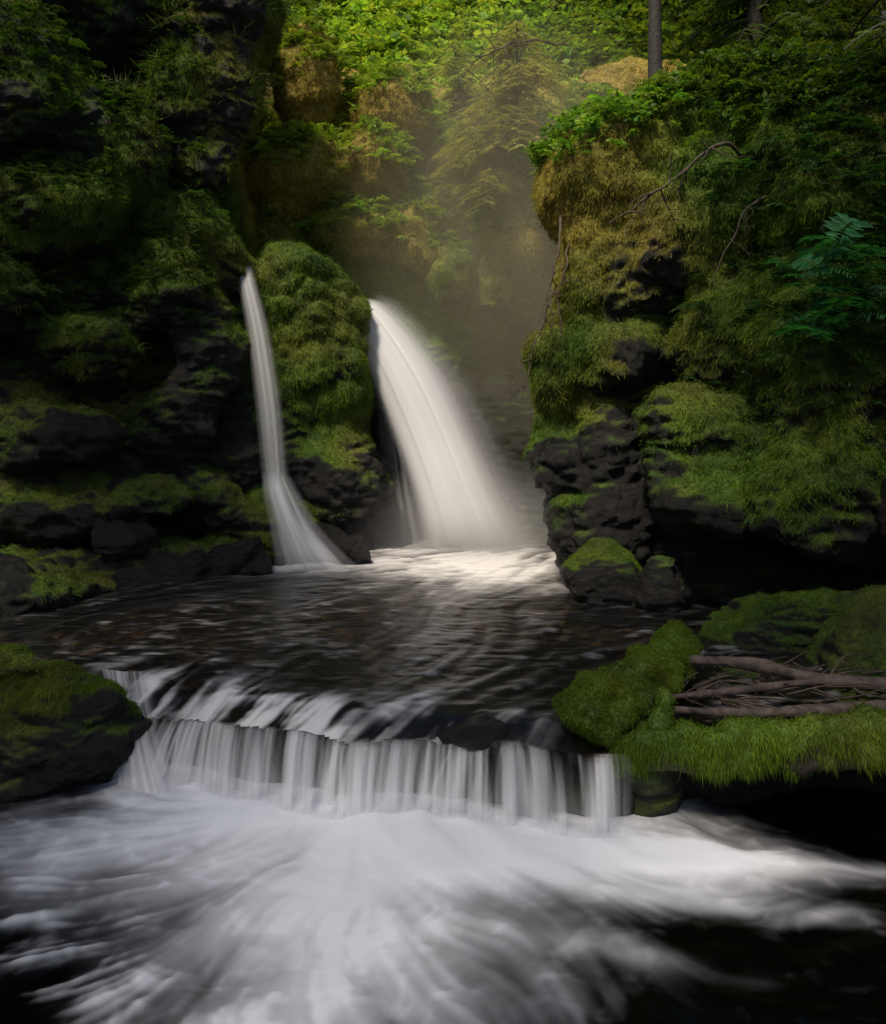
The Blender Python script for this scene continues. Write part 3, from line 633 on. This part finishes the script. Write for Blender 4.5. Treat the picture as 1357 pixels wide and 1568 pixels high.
def conifer(name,b,Ht,Rd,seed,rt=.12,nl=60,base=(.05,.08,.018),start=.15):
    r=np.random.default_rng(seed); e=empty(name); b=A(b,dtype=float)
    tp=spline([b-A([0,0,.5]),b+A([r.normal(0,.05),r.normal(0,.05),Ht*.5]),b+A([0,0,Ht])],24)
    Ls=[tube(tp,np.linspace(rt,.015,24),12,rt*.15,seed)]; PP=[];DD=[];LL=[]
    for k in range(nl):
        t=start+(1-start)*(k+r.random())/nl; p0=b+A([0,0,Ht*t]); az=r.uniform(0,6.28); l=Rd*(1-t)**.7*r.uniform(.6,1.1)+.15
        o=A([math.cos(az),math.sin(az),0]); Q=spline([p0,p0+o*l*.5+A([0,0,.06*l]),p0+o*l+A([0,0,-.28*l])],14)
        Ls.append(tube(Q,np.linspace(.03*rt/.12*(1-t)+.008,.004,14),5))
        ns=int(6+l*12)
        for s in np.linspace(.12,1,ns):
            q=Q[min(13,int(s*13))]; sd=1 if r.random()<.5 else -1; d=o*.6+A([-o[1],o[0],0])*sd*(1.15-s*.7)+A([0,0,-.25])
            PP.append(q+r.normal(0,.02,3)); DD.append(d); LL.append((.45*(1-.45*s))*min(1,l)*r.uniform(.6,1.2)+.1)
    V,F=joinVF(Ls); mkmesh("trunk_and_limbs",V,tri(F),MB,None,True,e)
    PP=A(PP);DD=nrm(A(DD));LL=A(LL); C=np.clip(lc(PP,base,.2,seed),.004,.35)
    V,F,C=fronds(PP,DD,np.tile(A([0,0,1.]),(len(PP),1)),LL,14,.26,.13,.35,C,seed,1,.6)
    mkmesh("foliage",V,F,ML,{"Col":C},False,e)
conifer("hemlock_tree",(2.75,10.6,6.2),7,1.3,1,.11,60,start=.3)
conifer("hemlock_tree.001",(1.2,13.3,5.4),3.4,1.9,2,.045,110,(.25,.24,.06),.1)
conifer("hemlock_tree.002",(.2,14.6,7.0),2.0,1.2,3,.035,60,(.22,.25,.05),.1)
conifer("hemlock_tree.003",(4.6,12.0,6.3),8,1.8,4,.15,90,start=.02)
conifer("hemlock_tree.004",(6.5,10.5,6.5),9,2.2,5,.18,90,start=.02)
conifer("hemlock_tree.005",(-5.4,11.5,8.6),8,1.8,6,.15,70,start=.05)
conifer("hemlock_tree.006",(-7.2,9.8,6.0),9,2.2,7,.18,70,start=.1)
def shading_tree(name,base,crowns,seed,dens=16):  # unseen trees added out of frame, crowns placed to shade stream and cliffs
    r=np.random.default_rng(seed); e=empty(name); base=A(base,dtype=float); L=[];PP=[]
    c0=A([c for c,_ in crowns]).mean(0); fork=A([base[0]*.85+c0[0]*.15,base[1]*.85+c0[1]*.15,6.0])
    L.append(tube(spline([base,(base+fork)/2+r.normal(0,.1,3),fork],20),np.linspace(.32,.2,20),16,.04,seed))
    for c,rr in crowns:
        c=A(c);rr=A(rr); L.append(tube(spline([fork,(fork+c)/2+A([0,0,.5]),c],16),np.linspace(.15,.06,16),10,.02,seed))
        for k in range(14):
            q=c+nrm(r.normal(0,1,3))*rr*.85; L.append(tube(spline([c,(c+q)/2+r.normal(0,.15,3),q],8),np.linspace(.05,.01,8),6))
        n=int(dens*rr[0]*rr[1]*3.14); d=nrm(r.normal(0,1,(n,3)))*(r.random((n,1))**.4); p=c+d*rr; k=fbm(p*.8,2,seed)>-.25; PP.append(p[k])
    V,F=joinVF(L); mkmesh("trunk_and_limbs",V,tri(F),MB,None,True,e)
    P=np.vstack(PP); plants("foliage",P,np.zeros_like(P)+A([0,0,.3]),'shrub',.55,(.05,.09,.02),seed,2,e)
shading_tree("unseen_shade_tree",(-7.2,-.5,1.5),[((-5.5,-.5,9.3),(2.3,2.5,1.2)),((-3.0,.2,10.0),(2.2,2.6,1.2)),((-6.4,4.4,10.2),(2.3,2.0,1.2)),((-5.2,3.6,9.6),(1.5,1.8,1.0))],1,14)
shading_tree("unseen_shade_tree.001",(7.0,.5,2.0),[((3.2,.5,9.4),(2.3,2.4,1.2)),((.4,.4,10.2),(2.0,2.3,1.2)),((1.9,3.4,9.8),(2.0,1.5,1.1)),((4.3,5.0,9.7),(2.0,2.0,1.1))],2,13)
shading_tree("unseen_shade_tree.002",(3.5,-7.0,.6),[((-.5,-3.6,10.2),(2.6,2.2,1.2)),((2.4,-3.2,9.6),(2.2,2.2,1.2)),((-3.3,-3.4,9.8),(2.2,2.,1.2))],3,5)
# ------------------------------------------------------------ mist: density fades smoothly to nothing at the edge
def mist(name,c,r,d,col=(1,.95,.86)):
    bpy.ops.mesh.primitive_uv_sphere_add(segments=32,ring_count=16,location=c); o=bpy.context.object; o.name=name; o.scale=r
    m,nt,out=newmat(name); v=N(nt,'ShaderNodeVolumeScatter',Anisotropy=.0); v.inputs[0].default_value=(*col,1); nt.links.new(v.outputs[0],out.inputs['Volume']); o.data.materials.append(m)
    tc=N(nt,'ShaderNodeTexCoord'); g=N(nt,'ShaderNodeTexGradient'); g.gradient_type='SPHERICAL'; nt.links.new(tc.outputs['Object'],g.inputs[0])
    mu=N(nt,'ShaderNodeMath'); mu.operation='MULTIPLY'; mu.inputs[1].default_value=d; nt.links.new(g.outputs['Fac'],mu.inputs[0]); nt.links.new(mu.outputs[0],v.inputs['Density'])
mist("mist",(1.15,12.4,4.9),(3.0,2.8,3.8),.19,(1,.93,.58))  # yellow tint paints a warm glow into the mist colour
mist("spray_mist",(.5,11.2,.6),(1.9,1.3,1.3),.6,(1,.98,.96))
# ------------------------------------------------------------ light & camera
sd=nrm(A([-.27,-.50,.83])); el=math.asin(sd[2]); azm=math.atan2(sd[0],sd[1])
w=bpy.data.worlds.new("World"); bpy.context.scene.world=w; w.use_nodes=True; nt=w.node_tree
sk=nt.nodes.new('ShaderNodeTexSky'); sk.sky_type='NISHITA'; sk.sun_disc=False; sk.sun_elevation=el; sk.sun_rotation=azm
bg=nt.nodes['Background']; bg.inputs[1].default_value=.15; nt.links.new(sk.outputs[0],bg.inputs[0])
s=bpy.data.lights.new("sun",'SUN'); s.energy=5; s.angle=math.radians(8); s.color=(1,.89,.70); so=bpy.data.objects.new("sun",s); bpy.context.scene.collection.objects.link(so)
from mathutils import Vector
so.rotation_euler=Vector(sd).to_track_quat('Z','Y').to_euler()
cam=bpy.data.cameras.new("camera"); co=bpy.data.objects.new("camera",cam); bpy.context.scene.collection.objects.link(co)
co.location=(0,0,2.35); co.rotation_euler=(math.radians(90),0,0); cam.sensor_fit='VERTICAL'; cam.sensor_height=36; cam.sensor_width=36; cam.lens=28.7; cam.shift_y=-.0918; cam.clip_end=600
sc=bpy.context.scene; sc.camera=co
sc.view_settings.view_transform='Standard'; sc.view_settings.look='None'; sc.view_settings.exposure=0
